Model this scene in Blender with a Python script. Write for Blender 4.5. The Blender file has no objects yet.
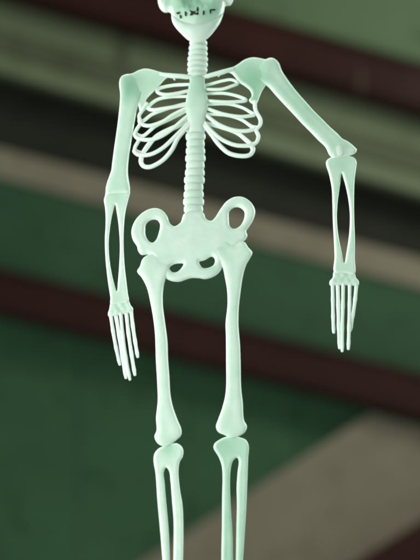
import bpy, bmesh, math, random
import numpy as np
from mathutils import Vector, Matrix
from mathutils.geometry import delaunay_2d_cdt

random.seed(4)
S = bpy.context.scene
COL = S.collection

# ------------------------------------------------------------------ camera
FRAME_H = 0.72            # metres of the skeleton's plane that fill the picture height
DIST = 1.70
PITCH = math.radians(13)
Z0 = 2.25                 # height of the picture centre
U = FRAME_H / 560.0       # one photo pixel on the skeleton
cam_d = bpy.data.cameras.new('camera')
cam = bpy.data.objects.new('camera', cam_d)
COL.objects.link(cam)
cam.location = (0, -DIST * math.cos(PITCH), Z0 - DIST * math.sin(PITCH))
cam.rotation_euler = (math.pi / 2 + PITCH, 0, 0)
cam_d.sensor_fit = 'VERTICAL'
cam_d.sensor_height = 36
cam_d.lens = 36 * DIST / FRAME_H
cam_d.clip_end = 200
cam_d.dof.use_dof = True
cam_d.dof.focus_distance = DIST
cam_d.dof.aperture_fstop = 2.5
S.camera = cam
RIGHT = Vector((1, 0, 0))
FWD = Vector((0, math.cos(PITCH), math.sin(PITCH)))
UP = Vector((0, -math.sin(PITCH), math.cos(PITCH)))


def at(px, py, Y=0.0):
    """a point of the photograph on the upright plane y = Y, in metres"""
    d = FWD * DIST + RIGHT * (px - 210) * U + UP * (280 - py) * U
    t = (Y - cam.location.y) / d.y
    return cam.location + d * t


# ------------------------------------------------------------------ materials
def nodes(name):
    m = bpy.data.materials.new(name)
    m.use_nodes = True
    nt = m.node_tree
    return m, nt, nt.nodes['Principled BSDF']


def mixc(nt, fac, a, b, blend='MIX'):
    n = nt.nodes.new('ShaderNodeMix')
    n.data_type = 'RGBA'
    n.blend_type = blend
    for sock, v in ((n.inputs[0], fac), (n.inputs[6], a), (n.inputs[7], b)):
        if hasattr(v, 'links'):
            nt.links.new(v, sock)
        else:
            sock.default_value = v if not isinstance(v, tuple) else (*v, 1)[:4]
    return n.outputs[2]


def noise(nt, scale, detail=4, rough=.55, stretch=None):
    tc = nt.nodes.new('ShaderNodeTexCoord')
    n = nt.nodes.new('ShaderNodeTexNoise')
    n.inputs['Scale'].default_value = scale
    n.inputs['Detail'].default_value = detail
    n.inputs['Roughness'].default_value = rough
    src = tc.outputs['Object']
    if stretch:
        mp = nt.nodes.new('ShaderNodeMapping')
        mp.inputs['Scale'].default_value = stretch
        nt.links.new(src, mp.inputs[0])
        src = mp.outputs[0]
    nt.links.new(src, n.inputs['Vector'])
    return n.outputs['Fac']


def ramp(nt, fac, lo, hi):
    n = nt.nodes.new('ShaderNodeMapRange')
    n.inputs['From Min'].default_value = lo
    n.inputs['From Max'].default_value = hi
    nt.links.new(fac, n.inputs['Value'])
    return n.outputs[0]


def plastic():
    m, nt, p = nodes('pale_green_glow_plastic')
    rim_glow = nt.nodes.new('ShaderNodeAttribute'); rim_glow.attribute_name = 'rim_glow'
    shade = nt.nodes.new('ShaderNodeAttribute'); shade.attribute_name = 'shade_tint'
    base = mixc(nt, shade.outputs['Fac'], (0.785, 0.915, 0.84), (0.36, 0.67, 0.49))  # greener tint where pieces overlap; also paints shade on ribs and knees
    mott = ramp(nt, noise(nt, 55, 5), .3, .75)
    base = mixc(nt, mott, base, mixc(nt, 1.0, base, (.86, .93, .90), 'MULTIPLY'))
    base = mixc(nt, rim_glow.outputs['Fac'], base, (0.88, 0.965, 0.90))  # bright edge light of the bones painted into the base colour
    nt.links.new(base, p.inputs['Base Color'])
    p.inputs['Roughness'].default_value = .42
    p.inputs['IOR'].default_value = 1.42
    tr = nt.nodes.new('ShaderNodeMapRange')
    tr.inputs['To Min'].default_value = .36
    tr.inputs['To Max'].default_value = .06
    nt.links.new(rim_glow.outputs['Fac'], tr.inputs['Value'])
    nt.links.new(tr.outputs[0], p.inputs['Transmission Weight'])
    p.inputs['Specular IOR Level'].default_value = .25
    p.inputs['Subsurface Weight'].default_value = .55
    p.inputs['Subsurface Radius'].default_value = (.55, 1.0, .72)
    p.inputs['Subsurface Scale'].default_value = .004
    p.inputs['Sheen Weight'].default_value = .35
    p.inputs['Sheen Roughness'].default_value = .35
    p.inputs['Sheen Tint'].default_value = (.9, 1, .92, 1)
    b = nt.nodes.new('ShaderNodeBump')
    b.inputs['Strength'].default_value = .12
    b.inputs['Distance'].default_value = .002
    nt.links.new(noise(nt, 140, 3), b.inputs['Height'])
    nt.links.new(b.outputs[0], p.inputs['Normal'])
    return m


def painted(name, c1, c2, scale=3, rough=.6, stretch=None, metallic=0):
    m, nt, p = nodes(name)
    f = ramp(nt, noise(nt, scale, 6, .6, stretch), .3, .7)
    c = mixc(nt, f, c1, c2)
    sp = ramp(nt, noise(nt, scale * 7, 4), .52, .8)
    c = mixc(nt, sp, c, mixc(nt, 1.0, c, (.7, .68, .62), 'MULTIPLY'))
    nt.links.new(c, p.inputs['Base Color'])
    p.inputs['Roughness'].default_value = rough
    p.inputs['Metallic'].default_value = metallic
    p.inputs['Specular IOR Level'].default_value = .12
    return m


PL = plastic()
GREEN = painted('green_sheet', (.036, .094, .048), (.056, .128, .067), 1.3)
DKGREEN = painted('dull_green_sheet', (.034, .084, .045), (.050, .108, .060), 1.3)
GREY = painted('grey_green_board', (.165, .195, .120), (.215, .240, .155), 1.1)
GREYG = painted('green_tinted_board', (.105, .155, .085), (.145, .200, .115), 1.1)
GREYD = painted('dark_olive_board', (.100, .112, .070), (.128, .138, .088), 1.1)
BROWN = painted('grey_brown_board', (.215, .178, .138), (.27, .228, .178), 1.1)
MAROON = painted('maroon_steel', (.028, .0085, .0075), (.042, .0125, .011), 1.6, .5)
BLACK = painted('black_void', (.024, .025, .021), (.038, .038, .031), 1.0, .8)
GAPM = painted('dark_tooth_gap', (.010, .016, .010), (.03, .045, .03), 60)
RUST = painted('rusty_plate', (.085, .055, .042), (.06, .035, .028), 5)


# ------------------------------------------------------------------ mesh helpers
def link(name, me, mat, parent=None):
    for p in me.polygons:
        p.use_smooth = True
    me.materials.append(mat)
    o = bpy.data.objects.new(name, me)
    COL.objects.link(o)
    if parent:
        o.parent = parent
    return o


def smooth_closed(pts, step=.7):
    P = np.array(pts, float)
    n = len(P)
    out = []
    for i in range(n):
        p0, p1, p2, p3 = P[i - 1], P[i], P[(i + 1) % n], P[(i + 2) % n]
        # centripetal parametrisation keeps tight corners from looping
        t0 = 0.0
        t1 = t0 + max(1e-6, np.linalg.norm(p1 - p0)) ** .5
        t2 = t1 + max(1e-6, np.linalg.norm(p2 - p1)) ** .5
        t3 = t2 + max(1e-6, np.linalg.norm(p3 - p2)) ** .5
        k = max(2, int(np.linalg.norm(p2 - p1) / step))
        for t in np.linspace(t1, t2, k, endpoint=False):
            A1 = (t1 - t) / (t1 - t0) * p0 + (t - t0) / (t1 - t0) * p1
            A2 = (t2 - t) / (t2 - t1) * p1 + (t - t1) / (t2 - t1) * p2
            A3 = (t3 - t) / (t3 - t2) * p2 + (t - t2) / (t3 - t2) * p3
            B1 = (t2 - t) / (t2 - t0) * A1 + (t - t0) / (t2 - t0) * A2
            B2 = (t3 - t) / (t3 - t1) * A2 + (t - t1) / (t3 - t1) * A3
            out.append((t2 - t) / (t2 - t1) * B1 + (t - t1) / (t2 - t1) * B2)
    return np.array(out)


def smooth_open(pts, step=1.0):
    P = [np.array(p, float) for p in pts]
    P = [2 * P[0] - P[1]] + P + [2 * P[-1] - P[-2]]
    out = []
    for i in range(1, len(P) - 2):
        p0, p1, p2, p3 = P[i - 1:i + 3]
        k = max(2, int(np.linalg.norm(p2 - p1) / step))
        for s in np.linspace(0, 1, k, endpoint=False):
            out.append(.5 * ((2 * p1) + (p2 - p0) * s + (2 * p0 - 5 * p1 + 4 * p2 - p3) * s * s + (3 * p1 - p0 - 3 * p2 + p3) * s ** 3))
    out.append(P[-2])
    return np.array(out)


def inside(Q, loops):
    res = np.zeros(len(Q), bool)
    x, y = Q[:, 0], Q[:, 1]
    for L in loops:
        A, B = L, np.roll(L, -1, axis=0)
        for (ax, ay), (bx, by) in zip(A, B):
            if ay == by:
                continue
            c = ((ay > y) != (by > y)) & (x < (bx - ax) * (y - ay) / (by - ay) + ax)
            res ^= c
    return res


def dist_to(Q, loops):
    d = np.full(len(Q), 1e9)
    for L in loops:
        A, B = L, np.roll(L, -1, axis=0)
        AB = B - A
        l2 = (AB ** 2).sum(1) + 1e-12
        for i0 in range(0, len(Q), 1500):
            q = Q[i0:i0 + 1500]
            t = np.clip(((q[:, None] - A[None]) * AB[None]).sum(2) / l2[None], 0, 1)
            dd = np.linalg.norm(q[:, None] - (A[None] + t[..., None] * AB[None]), axis=2).min(1)
            d[i0:i0 + 1500] = np.minimum(d[i0:i0 + 1500], dd)
    return d


def attrs(me, rim_glow, shade_tint):
    for nm, vals in (('rim_glow', rim_glow), ('shade_tint', shade_tint)):
        a = me.attributes.new(nm, 'FLOAT', 'POINT')
        a.data.foreach_set('value', np.asarray(vals, np.float32))


def blade(name, outline, holes=(), t=3.0, r=2.6, y=0.0, dome=0.0, dome_r=14, dish=.12, spots=(), rimw=1.5,
          rim_glow=.75, parent=None, step=.7, grid=1.5, back=1.0, shade_tint0=.0, norim=(), lean=None, lumps=()):
    """a moulded plastic plate: traced outline, rounded edge, slightly dished or domed faces (lengths in photo pixels)"""
    loops = [smooth_closed(outline, step)] + [smooth_closed(h, step) for h in holes]
    cand = []
    for L in loops:
        T = np.roll(L, -1, 0) - np.roll(L, 1, 0)
        N = np.stack([-T[:, 1], T[:, 0]], 1) / (np.linalg.norm(T, axis=1)[:, None] + 1e-9)
        for off in (.12 * r, .4 * r, .8 * r, 1.3 * r):
            for sgn in (1, -1):
                cand.append((L + N * off * sgn, off))
    keep = []
    for q, off in cand:
        ins = inside(q, loops)
        d = dist_to(q, loops)
        keep.append(q[ins & (d > off * .93)])
    lo, hi = loops[0].min(0), loops[0].max(0)
    gx, gy = np.meshgrid(np.arange(lo[0], hi[0], grid), np.arange(lo[1], hi[1], grid))
    g = np.stack([gx.ravel(), gy.ravel()], 1) + np.random.RandomState(1).uniform(-.2, .2, (gx.size, 2))
    ins = inside(g, loops)
    d = dist_to(g, loops)
    keep.append(g[ins & (d > 1.3 * r + .6)])
    inner = np.concatenate(keep)
    bnd = np.concatenate(loops)
    edges, o = [], 0
    for L in loops:
        n = len(L)
        edges += [(o + i, o + (i + 1) % n) for i in range(n)]
        o += n
    nb = len(bnd)
    allp = np.concatenate([bnd, inner])
    V, E, F, *_ = delaunay_2d_cdt([Vector(p) for p in allp], edges, [], 0, 1e-4)
    V = np.array([tuple(v) for v in V])
    F = [tuple(f) for f in F]
    cen = np.array([V[list(f)].mean(0) for f in F])
    ok = inside(cen, loops)
    F = [f for f, k in zip(F, ok) if k]
    d = dist_to(V, loops)
    d[d < 2e-3] = 0
    e = np.clip(d / r, 0, 1)
    h = t * np.sqrt(np.clip(1 - (1 - e) ** 2, 0, 1))
    sm = np.clip((d - r) / (1.6 * r), 0, 1)
    sm = sm * sm * (3 - 2 * sm)
    h *= 1 - dish * sm
    if dome:
        k = np.clip(d / dome_r, 0, 1)
        h += dome * np.sqrt(1 - (1 - k) ** 2)
    rr = np.clip(1 - d / (rimw * 1.6), 0, 1) ** 1.2 * rim_glow
    for sx, sy, sr in norim:
        rr *= 1 - np.exp(-(((V[:, 0] - sx) ** 2 + (V[:, 1] - sy) ** 2) / (sr * sr)) ** 2)
    dn = np.full(len(V), float(shade_tint0))
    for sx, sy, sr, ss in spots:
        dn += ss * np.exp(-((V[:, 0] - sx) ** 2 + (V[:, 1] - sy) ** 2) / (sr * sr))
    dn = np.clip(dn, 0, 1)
    verts, idx_back = [], []
    base = [at(px, py, y * U) for px, py in V]
    ys = np.full(len(V), float(y))
    if lean:                       # (row, px of depth per px below / above that row)
        lo_ = np.clip(V[:, 1] - lean[0], 0, None)
        ys += lean[1] * lo_ + lean[2] * np.clip(lean[0] - V[:, 1], 0, None)
    front_y = ys.copy()
    for sx, sy, sr, amp in lumps:  # local swellings (+) or hollows (-) of the front face
        front_y -= amp * np.exp(-((V[:, 0] - sx) ** 2 + (V[:, 1] - sy) ** 2) / (sr * sr)) * np.clip(d / 1.5, 0, 1)
    for b, hh, yy in zip(base, h, front_y):
        verts.append((b.x, (yy - hh) * U, b.z))
    vr, vd = list(rr), list(dn)
    for i, (b, hh, yy) in enumerate(zip(base, h, ys)):
        if d[i] == 0:
            idx_back.append(i)
        else:
            idx_back.append(len(verts))
            verts.append((b.x, (yy + hh * back) * U, b.z))
            vr.append(rr[i]); vd.append(dn[i])
    faces = []
    for f in F:
        a = Vector(base[f[1]]) - Vector(base[f[0]])
        c = Vector(base[f[2]]) - Vector(base[f[0]])
        front = f if a.cross(c).y < 0 else f[::-1]
        faces.append(front)
        faces.append(tuple(idx_back[i] for i in front[::-1]))
    me = bpy.data.meshes.new(name)
    me.from_pydata(verts, [], faces)
    me.update()
    attrs(me, vr, vd)
    return link(name, me, PL, parent)


def tube(name, pts, rad, parent=None, flat=1.0, seg=10, step=1.0, rim_glow=.35, shade_tint=0.0, shift=None):
    """a moulded rod along (px, py, depth) points; rad is a radius or a list of radii along it"""
    C = smooth_open([(p[0], p[1], p[2] if len(p) > 2 else 0) for p in pts], step)
    n = len(C)
    R = np.interp(np.linspace(0, 1, n), np.linspace(0, 1, len(rad)), rad) if isinstance(rad, (list, tuple)) else np.full(n, rad)
    P = []
    for c in C:
        b = at(c[0], c[1], c[2] * U)
        P.append(Vector((b.x, c[2] * U, b.z)))
    verts, faces = [], []
    # rounded ends: two extra rings at each tip
    rings = []
    T = [(P[min(i + 1, n - 1)] - P[max(i - 1, 0)]).normalized() for i in range(n)]
    for k, s in ((0, .35), (0, .75)):
        rings.append((P[0] - T[0] * R[0] * U * (1 - s) * .8, T[0], R[0] * s))
    for i in range(n):
        rings.append((P[i], T[i], R[i]))
    for k, s in ((0, .75), (0, .35)):
        rings.append((P[-1] + T[-1] * R[-1] * U * (1 - s) * .8, T[-1], R[-1] * s))
    for p, tt, rr in rings:
        yv = Vector((0, 1, 0))
        yv = (yv - tt * yv.dot(tt))
        yv = yv.normalized() if yv.length > 1e-4 else Vector((1, 0, 0))
        sv = tt.cross(yv).normalized()
        for j in range(seg):
            a = 2 * math.pi * j / seg
            verts.append(p + (sv * math.cos(a) + yv * math.sin(a) * flat) * rr * U)
    m = len(rings)
    for i in range(m - 1):
        for j in range(seg):
            j2 = (j + 1) % seg
            faces.append((i * seg + j, i * seg + j2, (i + 1) * seg + j2, (i + 1) * seg + j))
    faces.append(tuple(range(seg))[::-1])
    faces.append(tuple((m - 1) * seg + j for j in range(seg)))
    bm = bmesh.new()
    bv = [bm.verts.new(v) for v in verts]
    for f in faces:
        bm.faces.new([bv[i] for i in f])
    bmesh.ops.recalc_face_normals(bm, faces=bm.faces)
    me = bpy.data.meshes.new(name)
    bm.to_mesh(me)
    bm.free()
    nv = len(me.vertices)
    attrs(me, [rim_glow] * nv, [shade_tint] * nv)
    return link(name, me, PL, parent)


def disc_bone(name, px, py, rx, ry, rz, y, parent, tilt=0.0, shade_tint=0.0, rim_glow=.3, power=.55):
    """one vertebra: a squashed barrel lying across the column (radii in photo pixels: across, depth, height)"""
    b = at(px, py, y * U)
    verts, faces = [], []
    seg, rows = 28, 9
    for i in range(rows):
        v = -1 + 2 * i / (rows - 1)
        w = max(.0, 1 - abs(v) ** 2.4) ** power
        w = .905 + .095 * w
        for j in range(seg):
            a = 2 * math.pi * j / seg
            x, yy = rx * w * math.cos(a), ry * w * math.sin(a)
            z = rz * v
            x, z = x * math.cos(tilt) - z * math.sin(tilt), x * math.sin(tilt) + z * math.cos(tilt)
            verts.append((b.x + x * U, (y + yy) * U, b.z + z * U))
    for i in range(rows - 1):
        for j in range(seg):
            j2 = (j + 1) % seg
            faces.append((i * seg + j, i * seg + j2, (i + 1) * seg + j2, (i + 1) * seg + j))
    faces.append(tuple(range(seg))[::-1])
    faces.append(tuple((rows - 1) * seg + j for j in range(seg)))
    me = bpy.data.meshes.new(name)
    me.from_pydata(verts, [], faces)
    me.update()
    edge = [rim_glow * abs(math.cos(2 * math.pi * (k % seg) / seg)) ** 6 for k in range(len(verts))]  # sides of the barrel lightened to imitate the bright edge
    attrs(me, edge, [shade_tint] * len(verts))
    return link(name, me, PL, parent)


def knob(name, px, py, r, y, depth, parent, shade_tint=.3, rim_glow=.2, squash=1.0):
    b = at(px, py, y * U)
    bm = bmesh.new()
    bmesh.ops.create_uvsphere(bm, u_segments=32, v_segments=18, radius=1)
    for v in bm.verts:
        v.co = Vector((b.x + v.co.x * r * U, y * U + v.co.y * depth * U, b.z + v.co.z * r * squash * U))
    me = bpy.data.meshes.new(name)
    bm.to_mesh(me)
    bm.free()
    n = len(me.vertices)
    attrs(me, [rim_glow] * n, [shade_tint] * n)
    return link(name, me, PL, parent)


# ------------------------------------------------------------------ the skeleton
sk = bpy.data.objects.new('toy_skeleton', None)
sk.empty_display_size = .05
COL.objects.link(sk)
sk['label'] = 'pale green translucent plastic skeleton figure hanging with arms apart'
sk['category'] = 'skeleton'

# --- skull and jaw
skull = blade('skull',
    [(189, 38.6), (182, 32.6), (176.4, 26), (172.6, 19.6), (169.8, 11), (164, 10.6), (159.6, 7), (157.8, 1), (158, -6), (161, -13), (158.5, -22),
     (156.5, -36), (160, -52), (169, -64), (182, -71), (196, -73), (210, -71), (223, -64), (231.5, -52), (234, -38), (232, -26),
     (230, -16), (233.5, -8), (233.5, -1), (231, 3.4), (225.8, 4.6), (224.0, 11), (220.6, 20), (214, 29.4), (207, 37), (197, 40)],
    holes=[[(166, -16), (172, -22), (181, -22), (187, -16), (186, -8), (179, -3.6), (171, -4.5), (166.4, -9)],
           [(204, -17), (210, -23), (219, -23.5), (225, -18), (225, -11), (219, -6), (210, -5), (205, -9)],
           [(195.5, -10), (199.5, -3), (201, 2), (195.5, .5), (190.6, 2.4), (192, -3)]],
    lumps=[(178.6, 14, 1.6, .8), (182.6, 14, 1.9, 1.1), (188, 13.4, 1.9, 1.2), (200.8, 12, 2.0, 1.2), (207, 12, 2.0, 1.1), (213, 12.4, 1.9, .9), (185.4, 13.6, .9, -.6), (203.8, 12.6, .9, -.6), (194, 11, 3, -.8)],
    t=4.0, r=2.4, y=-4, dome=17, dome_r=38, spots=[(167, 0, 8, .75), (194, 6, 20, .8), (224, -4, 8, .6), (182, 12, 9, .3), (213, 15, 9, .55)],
    rimw=1.5, rim_glow=.85, parent=sk, step=.5, grid=1.3)
jaw = blade('jaw',
    [(171.6, 13), (175, 15.5), (180, 19), (188, 20.5), (197, 17.8), (206, 19.6), (214, 18), (220, 15), (223.2, 11.5), (221.4, 19), (218.6, 25), (213.4, 32.4),
     (207.4, 38.6), (202, 41.4), (195, 42), (188.6, 40.2), (181.5, 34), (175.4, 27.2), (172.2, 21)],
    lean=(27, 0, .25), t=2.0, r=7, y=-11, dome=7, dome_r=16, rimw=1.3, rim_glow=.7, norim=[(180, 17, 8), (190, 18, 8), (200, 18, 8), (210, 18, 8), (217, 16, 5)], parent=sk, dish=.0, grid=1.3, spots=[(214, 24, 8, .22)])

GAPS = [[(176, 13.0), (179.2, 11.8), (180, 13), (177.6, 14.4)],
           [(179.6, 15.0), (180.8, 15.0), (181.4, 18), (180.2, 18.6)],
           [(184.8, 11.4), (186, 11.6), (186.4, 15.8), (185.2, 16.2)],
           [(189.6, 9.8), (191.8, 10.8), (196, 10.6), (197.4, 6.6), (198.2, 7), (198.2, 14.6), (196.4, 14.8), (194, 14.2), (191.4, 15.6), (189.8, 15), (190.8, 12.8)],
           [(203.2, 10.6), (204.4, 10.8), (204.0, 14.6), (203.0, 15.2)],
           [(209.8, 9.6), (212, 9), (215.4, 9.2), (214.8, 10.6), (211.6, 10.6), (210.8, 14), (210, 13.4)]]
sv = [v.co.copy() for v in skull.data.vertices if v.co.y < -4 * U]


def tooth_gap(outline):
    L = smooth_closed(outline, .35)
    V, E, F, *_ = delaunay_2d_cdt([Vector(p) for p in L], [(i, (i + 1) % len(L)) for i in range(len(L))], [], 1, 1e-4)
    vs = []
    for q in V:
        p = at(q[0], q[1], -16 * U)
        near = sorted(sv, key=lambda c: (c.x - p.x) ** 2 + (c.z - p.z) ** 2)[:10]
        vs.append(at(q[0], q[1], min(c.y for c in near) - .35 * U))
    me = bpy.data.meshes.new('tooth_gap')
    me.from_pydata(vs, [], [tuple(f) for f in F])
    me.update()
    link('tooth_gap', me, GAPM, skull)


for g in GAPS:
    tooth_gap(g)

# --- neck and spine
neck = tube('neck', [(198, 36, 2), (198, 50, 2), (197.4, 64, 2), (197, 79, 2)], [8.2, 7.6, 7.9, 8.2], parent=sk, flat=.8, seg=24, rim_glow=.1, shade_tint=.06)
for k in range(7):
    f = k / 6
    disc_bone('vertebra', 198.4 - 1.2 * f, 43.2 + 5.35 * k, 9.2 + 1.1 * math.sin(f * 2.4) + .4 * random.random(), 7.8, 2.25, 1.6, neck, tilt=-.05 + .02 * random.random(), shade_tint=.05, rim_glow=.45)
spine = tube('spine', [(197, 74, 4), (197, 100, 4), (196, 130, 4), (195.5, 160, 3), (194, 190, 2), (193.6, 218, 2)],
             [7.5, 8, 8.3, 8.9, 8.9, 8.6], parent=sk, flat=.6, seg=28, rim_glow=.08, shade_tint=.10)
for k in range(12):
    py = 129.5 + 7.25 * k
    f = k / 12
    px = np.interp(py, [126, 145, 165, 190, 220], [195.6, 195.6, 195.4, 193.8, 193.4])
    disc_bone('vertebra', px, py, 9.7 + .55 * math.sin(k * 2.1) + .6 * f, 6.2, 3.4, np.interp(py, [126, 220], [3.2, 1.6]), spine,
              tilt=.02 * math.sin(k * 1.7), shade_tint=.10 + .08 * (k < 4), rim_glow=.5)

# --- breastbone, collarbones, ribs
cage = blade('breastbone',
    [(191, 78), (197, 75.5), (203.5, 77.5), (205, 84), (206.4, 92), (208, 100), (207.6, 108), (205.8, 116), (204.6, 124), (203.6, 131), (197, 133.5),
     (189.4, 131), (188.4, 123), (186.4, 114), (185.6, 105), (186.6, 96), (188.4, 88), (189.6, 82)],
    lean=(108, .16, 0), t=2.6, r=5.5, y=-3.5, dome=1.5, dome_r=10, dish=0, rim_glow=.25, rimw=1.2, parent=sk, shade_tint0=.12, spots=[(197, 83, 13, .30), (197, 98, 12, .14)])


def collarbone(pts, rad):
    return tube('collarbone', pts, rad, parent=cage, flat=.9, seg=12, rim_glow=.35, shade_tint=.06)


collarbone([(194, 77.6, -1), (184, 76.4, -3), (172, 75.8, -3), (160, 74.2, -1)], [2.0, 2.4, 2.6, 1.9])
tube('collarbone_hook', [(173.6, 77, -3), (174.2, 79, -2), (175, 80.2, -2)], [1.2, .5], parent=cage, rim_glow=.4)
collarbone([(200, 77.8, -1), (210, 75.4, -3), (222, 72.3, -3), (234, 68.6, -1)], [2.0, 2.4, 2.6, 1.9])
tube('collarbone_hook', [(220.6, 73.4, -3), (219.4, 75.4, -2), (218.2, 76.6, -2)], [1.1, .5], parent=cage, rim_glow=.3)


def rib(front, backs, rf, rb, df=0.0, db=.0):
    """front strand from the breastbone out to the side, back strand from the side in to the spine: one bent rod"""
    F, B = [], []
    n = len(front)
    for i, (x, y) in enumerate(front):
        f = i / (n - 1)
        if i == 0:
            F.append((x + (4 if x < 197 else -4), y - .6, .5))
        F.append((x, y, -1.2 + .2 * f ** 2 - 2.5 * math.sin(math.pi * f)))
    n = len(backs)
    for i, (x, y) in enumerate(backs):
        f = (i + 1) / n
        B.append((x, y, -1 + 6 * math.sin(math.pi * min(1, f) * .5)))
    return tube('rib', F + B, [rf] + [rf * 1.14] * len(F) + [rb * 1.14] * len(B) + [rb], parent=cage, seg=12, step=1.0, rim_glow=.55, shade_tint=.5 * (df + db))


rib([(187, 91.2), (176, 93.6), (166, 94.6), (159.6, 93.4), (157, 90.8)], [(160.5, 88), (173, 85.4), (189, 84.4)], 1.6, 1.5, .1, .1)
rib([(187, 104.6), (176, 106.6), (165, 108.4), (154, 110), (148, 108.4)], [(149.4, 105.4), (158, 99.4), (171, 96.8), (188, 96.4)], 1.7, 1.5)
rib([(186, 108.4), (173, 114.9), (163, 121.4), (150.6, 125.6), (142, 124.4), (139.4, 120.6)], [(143.4, 120.8), (152, 114.5), (164.6, 109.6), (175, 106.4), (188, 103)], 1.75, 1.5)
rib([(187, 116.6), (172.5, 128.8), (160, 136.8), (149, 139.8), (138, 138.4), (134.8, 133.6)], [(143, 136), (155, 126.4), (167.7, 120.2), (177, 115.6), (188, 110)], 1.8, 1.55)
rib([(188.5, 123.4), (175.6, 136), (163, 147.7), (150.4, 154.4), (138.6, 154.8), (134.4, 150.4)], [(143, 152.4), (153.6, 139.8), (164.6, 132.2), (177, 127), (190, 119)], 1.85, 1.6)
rib([(190, 124.6), (178.4, 137.5), (171.9, 149.8), (163, 160), (152, 166.4), (144.6, 166.6), (141.2, 162.6), (141.6, 157)], [(146, 148), (156, 136), (172, 127.6), (189, 121)], 2.0, 1.5)
tube('rib_edge', [(147, 103, -2), (142.6, 110, -2), (139.2, 116, -2), (140.4, 123, -2.4), (136.4, 130, -2), (135, 135, -2), (138.6, 140, -2), (135.2, 147, -2), (135.4, 152, -2), (141, 156, -2.4), (141.6, 161, -2)],
     1.9, parent=cage, seg=12, rim_glow=.55)

rib([(205, 89.3), (221, 89.3), (232, 86), (237.8, 83.2)], [(232, 79.8), (223, 80.8), (209, 84.6), (202, 86)], 1.45, 1.3, .3, .4)  # tint on these upper ribs paints the shoulder blade's shadow
rib([(206, 100.5), (218, 101.6), (231, 102), (246, 100.6)], [(238.6, 96.5), (224, 93.4), (206, 93.8)], 1.5, 1.35, .3, .4)
rib([(206, 108.2), (222.5, 113.8), (240, 116.6), (254, 115)], [(250, 112), (241.5, 107.4), (227, 104), (206, 104.6)], 1.6, 1.35, .2, .35)
rib([(205, 114.4), (217.7, 124), (232, 129.8), (246, 131), (256.8, 128)], [(251.4, 126.4), (241, 119.6), (226.5, 115.4), (206, 114)], 1.8, 1.4, .05, .3)
rib([(204, 122), (210, 129.6), (221, 139), (235, 145), (249, 145.6), (254.6, 143.6)], [(250, 143.6), (244.6, 138), (235, 131.4), (221, 126), (205, 123)], 1.85, 1.45, .0, .2)
rib([(203, 124), (211, 134), (219, 144.6), (229, 153.2), (241, 156), (249.6, 155), (253, 150), (251.6, 145.4)], [(246, 140), (236, 133), (222, 128), (204, 123)], 2.0, 1.4, .0, .15)
tube('rib_edge', [(254.8, 101, -2), (255, 108, -2), (256.8, 113, -2), (260.2, 119, -2), (260, 125, -2.4), (256.2, 130, -2), (258.4, 136, -2), (256.6, 142, -2), (252, 146, -2.2), (253, 150, -2)],
     2.0, parent=cage, seg=12, rim_glow=.5)

# --- shoulder blades
blade('shoulder_blade',
    [(119.6, 83), (121, 77), (125, 74.6), (132, 73.6), (138, 70.6), (145, 68.8), (152, 69.8), (159, 71.8), (166, 73.2), (178, 74.4), (189, 75.4), (189, 78.6), (178, 78.2), (168, 77.6), (164.4, 80), (161.4, 83.4), (156, 89.4), (149.6, 95.6),
     (145.8, 100.6), (146, 104), (148, 107.6), (145, 110.4), (140.6, 113), (138.4, 106), (133, 100), (124, 97), (120.4, 91)],
    t=2.4, r=2.4, y=.6, parent=sk, dish=.2, dome=0, shade_tint0=.22, spots=[(131, 84, 11, .45), (155, 82, 9, .12)], rim_glow=.85)
blade('shoulder_blade',
    [(206, 75), (218, 71.6), (228, 69.2), (234, 66.6), (238, 64.2), (245, 59.6), (253, 57.6), (261, 58.6), (268, 60.5), (275, 65), (277, 73), (271, 82), (266, 85.4), (261.6, 92), (259, 98.4), (256.4, 103.6), (252, 103.6),
     (249, 100.4), (251.6, 96), (250.6, 91.4), (245, 86.2), (239, 82.4), (235.4, 77.6), (231.4, 73.6), (228, 72.8), (218, 74.8), (206, 78.4)],
    t=2.4, r=2.4, y=.6, parent=sk, dish=.2, spots=[(250, 78, 17, .78), (263, 84, 10, .3), (254, 97, 8, .55)], rim_glow=.7)

# --- arms
ual = blade('upper_arm',
    [(119.2, 83), (120.6, 77.6), (124.6, 75.0), (131, 74.4), (137, 74.6), (142, 78), (142.6, 86), (141, 95), (138.4, 104), (136.4, 112), (134.3, 124), (131.4, 141), (129, 156), (128.0, 166), (128, 175), (129.2, 183),
     (130, 189), (129, 193), (121, 193.6), (113, 193.9), (107.4, 194.2), (105.8, 191), (107, 183), (109.4, 176), (111.4, 170), (112.4, 162), (114.4, 147), (117.4, 126), (119.6, 106), (120.2, 94)],
    lumps=[(142, 86, 11, -2.8), (137, 75, 8, -1.8)], t=3.2, r=5, y=-.8, parent=sk, shade_tint0=.16, norim=[(141, 88, 15), (136, 75, 9)], spots=[(131, 86, 13, .68), (128, 100, 9, .25), (118, 192, 8, .05)], rim_glow=.75)
fal = blade('forearm',
    [(105.2, 195), (106.6, 188), (112, 183), (122, 183), (128.6, 186), (130, 192), (128.2, 200), (125.4, 212), (123.8, 228), (123.6, 248), (124.6, 266), (126.2, 280), (127.6, 292), (128.4, 302.6),
     (120, 304.4), (111, 305), (110.4, 297), (108.4, 284), (106.8, 271), (105.6, 258), (105, 240), (105.8, 222), (105.2, 208), (104, 200)],
    holes=[[(115.2, 205), (117, 213), (119, 228), (120, 246), (119.4, 264), (118.2, 280), (116.8, 291.4), (114, 283), (111.4, 272), (109.4, 259), (108.6, 244), (109.8, 229), (112.4, 214)]],
    t=2.6, r=2.0, y=2.5, parent=sk, spots=[(117, 196, 9, .42), (118, 300, 8, .22), (110, 275, 10, -.02)], rim_glow=.62, dish=.05)
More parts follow.
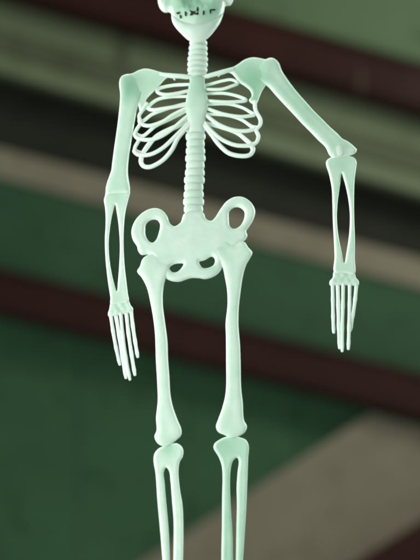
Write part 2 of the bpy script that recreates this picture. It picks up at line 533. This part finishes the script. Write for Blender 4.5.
uar = blade('upper_arm',
    [(262, 62), (268, 58.4), (273, 58), (278.4, 62.4), (282, 71), (288.6, 81), (296.7, 91.6), (305, 101), (313, 110), (322, 119), (330, 127), (337.4, 133.6), (342, 138.4), (348, 141.6), (354, 146.4), (356.8, 150),
     (355, 153.4), (348, 156.2), (340, 158), (333, 158), (329.4, 155), (325.6, 147.4), (318, 140), (311, 132.6), (303, 124.6), (295.6, 116.6), (286, 106.4), (276.7, 96.4), (269, 87.6), (262, 82), (258, 72)],
    lumps=[(258, 74, 9, -3.0), (268, 69, 6, 1.2), (340, 149.5, 5.5, 1.8), (353, 150.6, 3, .5), (334, 156, 3, .5)], t=3.2, r=5, y=-.8, parent=sk, norim=[(262, 72, 15)], spots=[(262, 71, 8, .42), (266, 78, 10, .25), (290, 95, 22, .28), (312, 118, 20, .25), (335, 146, 10, .2)], rim_glow=.8, shade_tint0=.12)
far = blade('forearm',
    [(326, 164), (326.8, 160.4), (330, 158), (334.6, 156.4), (341, 155), (348, 156.2), (353.6, 157.6), (356.4, 161.6), (356, 168), (354.6, 179), (354, 195), (354.1, 216), (354.8, 238), (354.7, 258), (354.4, 274.4),
     (344, 273.6), (334.4, 272.6), (334.6, 257), (334, 241), (333, 222), (332.5, 203), (331.8, 188), (329, 174)],
    holes=[[(341.7, 173.6), (344, 180), (346.6, 190), (348.8, 202), (350, 216), (349.2, 234), (346.6, 252), (344.2, 263), (341.6, 252), (339, 240), (337.4, 228), (336.8, 216), (337.6, 202), (339.8, 186)]],
    t=2.8, r=2.0, y=2.5, parent=sk, spots=[(340, 162, 10, .34), (336, 190, 12, .12), (351, 190, 12, .12)], rim_glow=.6, dish=.05, shade_tint0=.10)

knob('joint_pin', 339.8, 149.8, 5.4, -3.3, 2.4, uar, shade_tint=.16, rim_glow=.3, squash=1.3)
# --- hands
hl = blade('hand',
    [(111, 303), (119, 302), (128.6, 301), (130.6, 305), (133, 308.4), (132.6, 312), (127, 313.6), (120, 315), (113, 316.4), (108.6, 316.4), (108, 313.6), (109.4, 309)],
    t=2.4, r=1.6, y=3.5, parent=sk, rim_glow=.35, dish=.1, lumps=[(114, 306.4, 2.4, .8), (121, 304.6, 2.8, 1.1), (127.6, 305, 1.9, .6), (111.6, 312, 1.7, .6), (117, 311.4, 2.3, .9), (124, 309.4, 1.8, .6), (129.6, 309.4, 2.4, .9), (119.4, 308.4, 1.4, -.6)], spots=[(120, 308, 9, .25)], grid=.9)


FW = [1.95, 1.8, 1.7, 1.72, 1.98, 1.72, 1.66, 1.70, 1.95, 1.66, 1.62, 1.85, 1.3]


def finger(hand, pts, w, y, shade_tint=0.05):
    P = [(x, yy, y) for x, yy in pts]
    return tube('finger', P, w, parent=hand, flat=.85, seg=12, rim_glow=.45, shade_tint=shade_tint)


finger(hl, [(110.6, 314), (113.6, 334), (116.6, 350), (120, 365)], FW, 3.0)
finger(hl, [(115.5, 313.5), (119.2, 336), (122.6, 358), (126, 378.4)], FW, 4.2)
finger(hl, [(120.6, 313), (122.8, 336), (126.2, 360), (130, 380)], FW, 2.0)
finger(hl, [(126.2, 312), (128.6, 334), (131.8, 356), (135, 375.4)], FW, 3.4)
finger(hl, [(131, 310), (132.8, 326), (135.2, 342), (137.8, 357.4)], FW, 2.8)
hr = blade('hand',
    [(334, 271.6), (344, 272.4), (354.4, 273.4), (355.8, 277.4), (358.8, 281.6), (358.4, 285.6), (351, 285.4), (343, 285.2), (335, 285.4), (330, 285.2), (329.6, 281.4), (332.6, 277.6)],
    t=2.4, r=1.6, y=3.5, parent=sk, rim_glow=.35, dish=.1, lumps=[(337, 276.4, 1.8, .6), (343.4, 275.6, 2.8, 1.0), (351, 277, 2.2, .8), (333.4, 281.6, 2.3, .9), (340, 281.4, 1.7, .6), (347, 281, 2.6, 1), (354, 281.6, 2, .7), (344, 279, 1.4, -.6)], spots=[(344, 279, 9, .22)], grid=.9)
finger(hr, [(332.6, 283), (332.9, 300), (333.2, 318), (333.8, 333)], FW, 3.0, .1)
finger(hr, [(337.6, 283), (338.2, 306), (338.8, 328), (339.6, 348.6)], FW, 3.8, .1)
finger(hr, [(343.2, 283), (342.8, 306), (342.2, 330), (342.2, 351.6)], FW, 2.4, .1)
finger(hr, [(349.8, 283), (349.6, 306), (349, 330), (348.4, 349.4)], FW, 2.8, .1)
finger(hr, [(356.6, 283), (354.8, 302), (352.4, 318), (350.4, 331)], FW, 4.6, .12)

# --- pelvis
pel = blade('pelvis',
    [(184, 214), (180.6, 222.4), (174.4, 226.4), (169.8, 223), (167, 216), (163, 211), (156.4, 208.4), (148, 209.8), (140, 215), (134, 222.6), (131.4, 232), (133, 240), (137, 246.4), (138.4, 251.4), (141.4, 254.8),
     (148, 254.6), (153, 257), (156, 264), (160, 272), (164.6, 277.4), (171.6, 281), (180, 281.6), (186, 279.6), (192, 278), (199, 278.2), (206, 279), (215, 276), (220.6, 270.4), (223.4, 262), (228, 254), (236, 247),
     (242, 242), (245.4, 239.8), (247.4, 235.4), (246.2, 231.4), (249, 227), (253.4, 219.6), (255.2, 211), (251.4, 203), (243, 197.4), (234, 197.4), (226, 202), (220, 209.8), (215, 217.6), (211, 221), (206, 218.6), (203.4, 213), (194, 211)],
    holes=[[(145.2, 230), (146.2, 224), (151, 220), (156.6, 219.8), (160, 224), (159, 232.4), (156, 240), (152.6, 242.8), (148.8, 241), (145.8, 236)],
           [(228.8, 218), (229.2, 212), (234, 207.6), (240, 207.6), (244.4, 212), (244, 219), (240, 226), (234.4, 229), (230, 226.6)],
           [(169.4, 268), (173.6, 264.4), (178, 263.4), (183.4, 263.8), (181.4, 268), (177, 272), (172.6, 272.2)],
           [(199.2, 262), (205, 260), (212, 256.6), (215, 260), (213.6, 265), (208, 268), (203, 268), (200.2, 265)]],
    t=4.0, r=3.0, y=0, parent=sk, dome=1.5, dome_r=26, dish=.1, rim_glow=.62, spots=[(213, 268, 7, .32), (225, 235, 11, .10)], grid=1.6)

# --- legs
thl = blade('thigh_bone',
    [(137.2, 271.4), (140, 266), (142.6, 259), (147, 255.4), (153, 253.4), (160, 252.6), (167, 256), (170, 262), (169, 271), (165.6, 279), (163.2, 290), (162.9, 305), (165.2, 323.5), (167.4, 341), (168.1, 360), (169.4, 377),
     (170.4, 394), (173, 407), (177.6, 420), (181.4, 429.6), (181, 435.4), (174, 442), (168.4, 445.8), (162, 446), (156.8, 442.4), (154.5, 436.6), (156.6, 430.4), (156.1, 418), (157.8, 401), (157.2, 381), (156, 360),
     (155.2, 336), (153.4, 319), (150.4, 302), (147, 288), (142, 278)],
    t=3.2, r=5.2, y=-2.6, parent=sk, lumps=[(165, 258, 8, -2.0), (152, 253, 6, -1.5)], norim=[(161, 260, 13)], rim_glow=.6, spots=[(160, 259, 8, .14), (168, 440, 6, .16)], dish=.08)
thr = blade('thigh_bone',
    [(215, 247), (218, 241.4), (224, 239), (230, 241), (235, 244.4), (240, 241.8), (244.6, 242), (248, 247), (252.4, 252.6), (249.6, 259), (246, 265.4), (242.8, 277), (240.4, 293), (238.6, 311), (238.5, 326), (240, 345),
     (240.6, 362), (241.2, 388), (242.8, 402.8), (244, 420), (247, 426.6), (244.6, 432.6), (236.6, 437), (230.4, 437.8), (225.6, 435.6), (218, 431.8), (216, 426.4), (218, 420), (222.6, 407), (225.8, 392), (226.2, 360), (226, 336),
     (225.7, 323.5), (227.6, 304), (227, 289), (224.6, 276), (222.4, 267), (217.4, 258), (214.4, 252)],
    t=3.2, r=5.2, y=-2.6, parent=sk, lumps=[(219, 244, 6, -1.6), (232, 243, 5, -1.0)], norim=[(222, 248, 11)], rim_glow=.65, spots=[(222, 248, 9, .28), (232, 300, 12, .06), (232, 372, 14, .05), (232, 431, 8, .12)], dish=.08, shade_tint0=.06)
shl = blade('shin_bone',
    [(153.6, 461), (154.4, 454), (158, 449), (164, 446), (171, 444), (177, 443.4), (181.6, 446.4), (183.4, 451), (182.6, 457), (179.8, 462), (178.5, 471), (179.8, 488), (182.6, 506), (183.4, 530), (183, 560), (182, 590), (181.6, 615),
     (183, 630), (184, 640), (176, 643), (166, 641), (165, 630), (165, 610), (163.4, 575), (160.6, 536), (157.4, 500), (155.6, 474)],
    holes=[[(166, 467.6), (169, 471), (170.6, 482), (172, 500), (173.6, 520), (173.6, 545), (172.8, 580), (172.4, 612), (170.8, 600), (170, 565), (168.8, 532), (166.4, 504), (164.6, 483), (163.8, 472)]],
    t=3.6, r=2.6, y=3, parent=sk, rim_glow=.6, spots=[(167, 448, 7, .62), (172, 455, 9, .14)], dish=.05)  # strong knee tint paints the shadow of the thigh bone
shr = blade('shin_bone',
    [(213.6, 448), (214.6, 443.6), (219, 440), (225.6, 437), (233, 436), (240, 437.4), (246, 440), (248.8, 446), (248.2, 458), (247.4, 480), (246.4, 505), (244.8, 532), (243, 560), (241, 590), (239.4, 612), (240, 626), (241, 636), (233, 638), (224, 637),
     (222, 626), (222, 600), (221.4, 560), (222, 526), (222.2, 497), (222.6, 478), (221.8, 466), (218.6, 457)],
    holes=[[(237, 457.8), (238.7, 461), (237.6, 473), (236.7, 488), (237, 504), (236.4, 530), (235.8, 560), (234.6, 590), (233.4, 612), (233, 590), (233, 560), (232.4, 532), (231, 511), (230, 486), (230.6, 470), (233, 461)]],
    t=3.6, r=2.6, y=3, parent=sk, rim_glow=.5, spots=[(226, 446, 13, .4), (223, 480, 14, .25), (226, 520, 18, .3), (226, 555, 18, .3)], dish=.05, shade_tint0=.30)
for cx, cy, s in ((175, 640, -1), (232, 635, 1)):
    blade('foot', [(cx - 8, cy - 2), (cx, cy - 6), (cx + 8, cy - 2), (cx + 9, cy + 8), (cx + 11, cy + 20), (cx + 7, cy + 26), (cx, cy + 28), (cx - 8, cy + 25), (cx - 11, cy + 18), (cx - 9, cy + 8)],
          t=3.5, r=2.6, y=-3, parent=sk, rim_glow=.5)

# thin line the figure hangs from
bpy.context.view_layer.update()


# ------------------------------------------------------------------ the hall behind
WY = 4.6


def prism(name, quad, y0, y1, mat, parent=None, bevel=.006):
    """quad: outline of the front face at depth y0, running back to y1"""
    P = [at(px, py, y0) for px, py in quad]
    bm = bmesh.new()
    f = [bm.verts.new((p.x, y0, p.z)) for p in P]
    b = [bm.verts.new((p.x, y1, p.z)) for p in P]
    bm.faces.new(f)
    bm.faces.new(b[::-1])
    for i in range(4):
        j = (i + 1) % 4
        bm.faces.new((f[i], b[i], b[j], f[j]))
    bmesh.ops.recalc_face_normals(bm, faces=bm.faces)
    bmesh.ops.bevel(bm, geom=bm.edges[:], offset=bevel, segments=2, affect='EDGES')
    me = bpy.data.meshes.new(name)
    bm.to_mesh(me)
    bm.free()
    me.materials.append(mat)
    o = bpy.data.objects.new(name, me)
    COL.objects.link(o)
    if parent:
        o.parent = parent
    return o


XL, XR = -420, 860


def band(name, top, bot, y0, y1, mat, label=None, cat=None, xl=XL, xr=XR, parent=None):
    """a long sloping member; top and bot are (y at x=0, slope) of its two edges in photo pixels"""
    q = [(xl, top[0] + top[1] * xl), (xr, top[0] + top[1] * xr), (xr, bot[0] + bot[1] * xr), (xl, bot[0] + bot[1] * xl)]
    o = prism(name, q, y0, y1, mat, parent)
    if label:
        o['label'] = label
        o['category'] = cat
    return o


def tagged(o, label, cat):
    o['label'] = label
    o['category'] = cat
    return o


tagged(prism('backing_wall', [(-520, -520), (960, -520), (960, 1000), (-520, 1000)], WY + .22, WY + .3, BLACK),
       'black gap between the boards seen as a broad dark slanting stripe behind the ribs', 'wall')
# upper boards
band('painted_board', (-330, .27), (-57, .283), WY, WY + .1, GREYG, 'grey green board above the upper maroon beam at the top right', 'board')
band('painted_board', (-15, .28), (30, .285), WY, WY + .1, GREY, 'pale grey green board directly under the upper maroon beam', 'board')
band('shadow_strip', (31, .285), (53, .29), WY - .01, WY + .09, GREYD, 'darker olive board for the shadow strip slanting across the grey board under the upper maroon beam', 'shadow_board')  # shadow line of the stepped cladding, built as a darker board
band('painted_board', (54, .29), (71, .292), WY, WY + .1, GREY, 'narrow grey green board edging the top of the black gap', 'board')
tagged(prism('joint_strip', [(118, 36), (127, 38), (127, 64), (118, 62)], WY - .02, WY - .001, GREYD), 'faint short upright strip on the grey board left of the shoulder', 'strip')
# the lower boards and sheets
band('painted_board', (148, .262), (178, .262), WY - .02, WY + .1, BROWN, 'grey brown board slanting below the black gap behind the hips', 'board')
band('metal_sheet', (179, .262), (272, .25), WY, WY + .1, DKGREEN, 'dark green sheet between the grey brown board and the lower maroon beam', 'sheet')
band('metal_sheet', (300, .25), (900, .25), WY + .05, WY + .1, GREEN, 'large dark green sheet below the lower maroon beam', 'sheet')
def seam(sheet, px, y0, y1):
    prism('seam', [(px, y0), (px + 2.4, y0 + .6), (px + 2.4, y1 + .6), (px, y1)], WY + .044, WY + .0502, DKGREEN, sheet, .001)


big = [o for o in COL.objects if o.get('label', '').startswith('large dark green sheet')][0]
for px in (-140, -32, 78, 187, 296, 404, 512):
    seam(big, px, 300 + .25 * px, 700)
# steel beams: web with two flanges


def beam(top, bot, label, y=.16):
    h = bot[0] - top[0]
    o = band('steel_girder', (top[0] + 5, top[1]), (bot[0] - 5, bot[1]), WY - y, WY - .005, MAROON, label, 'beam')
    band('flange', top, (top[0] + 5, top[1]), WY - y - .015, WY - .004, MAROON, parent=o)
    band('flange', (bot[0] - 5, bot[1]), bot, WY - y - .015, WY - .004, MAROON, parent=o)
    return o


b1 = beam((-55, .283), (-11, .283), 'upper maroon steel beam slanting behind the skull and right shoulder')
prism('splice_plate', [(358, 66), (364.5, 67.8), (363.5, 93), (357, 91.2)], WY - .18, WY - .158, RUST, b1)
b2 = beam((267, .25), (312, .25), 'lower maroon steel beam slanting behind the thighs and hands')
# diagonal boarding at lower right
tagged(prism('painted_board', [(371, 413), (860, 542), (860, 860), (-112, 726)], WY - .06, WY + .04, BROWN), 'broad grey brown board in the lower right corner with a slanting top edge', 'board')
tagged(prism('steel_girder', [(900, 222), (900, 290), (100, 792), (100, 724)], WY - .30, WY - .10, MAROON), 'dark maroon beam rising through the bottom right corner of the picture', 'beam')

GROUPS = {'board': 'painted boards across the wall behind', 'girder': 'maroon steel girders', 'sheet': 'green metal sheets of the wall behind'}
for o in COL.objects:
    if o.get('category') in GROUPS:
        o['group'] = GROUPS[o['category']]

# ------------------------------------------------------------------ light
w = bpy.data.worlds.new('World')
S.world = w
w.use_nodes = True
w.node_tree.nodes['Background'].inputs[0].default_value = (.80, 1.0, .84, 1)
w.node_tree.nodes['Background'].inputs[1].default_value = .30


def area(name, loc, target, size, power, col=(1, 1, 1), sy=None):
    d = bpy.data.lights.new(name, 'AREA')
    d.energy = power
    d.size = size
    d.color = col
    if sy:
        d.shape = 'RECTANGLE'
        d.size_y = sy
    o = bpy.data.objects.new(name, d)
    COL.objects.link(o)
    o.location = loc
    o.rotation_euler = (Vector(target) - Vector(loc)).to_track_quat('-Z', 'Y').to_euler()
    return o


T = (0, 0, Z0)
area('lamp_key', (-1.1, -1.4, Z0 - .35), (0, 0, Z0 - .25), 1.2, 46, (1, 1, .96))
area('lamp_rim', (1.5, .7, Z0 + .7), T, .7, 31, (.97, 1, .97))
area('lamp_rim', (-1.3, .9, Z0 + .3), T, .7, 31, (.97, 1, .97))
area('lamp_top', (0, .3, Z0 + 1.5), T, .8, 16, (.95, 1, .94))
area('backdrop_fill', (2.6, 1.2, Z0 + 2.9), (1.0, WY, Z0 + .6), 1.2, 74, (.97, 1, .86))  # unseen light added to brighten the boards and beams behind

S.view_settings.view_transform = 'Standard'
S.view_settings.look = 'None'
S.view_settings.exposure = 0
S.cycles.use_denoising = True
S.cycles.max_bounces = 10
S.cycles.transmission_bounces = 8
S.cycles.caustics_refractive = True
S.cycles.filter_width = 2.2
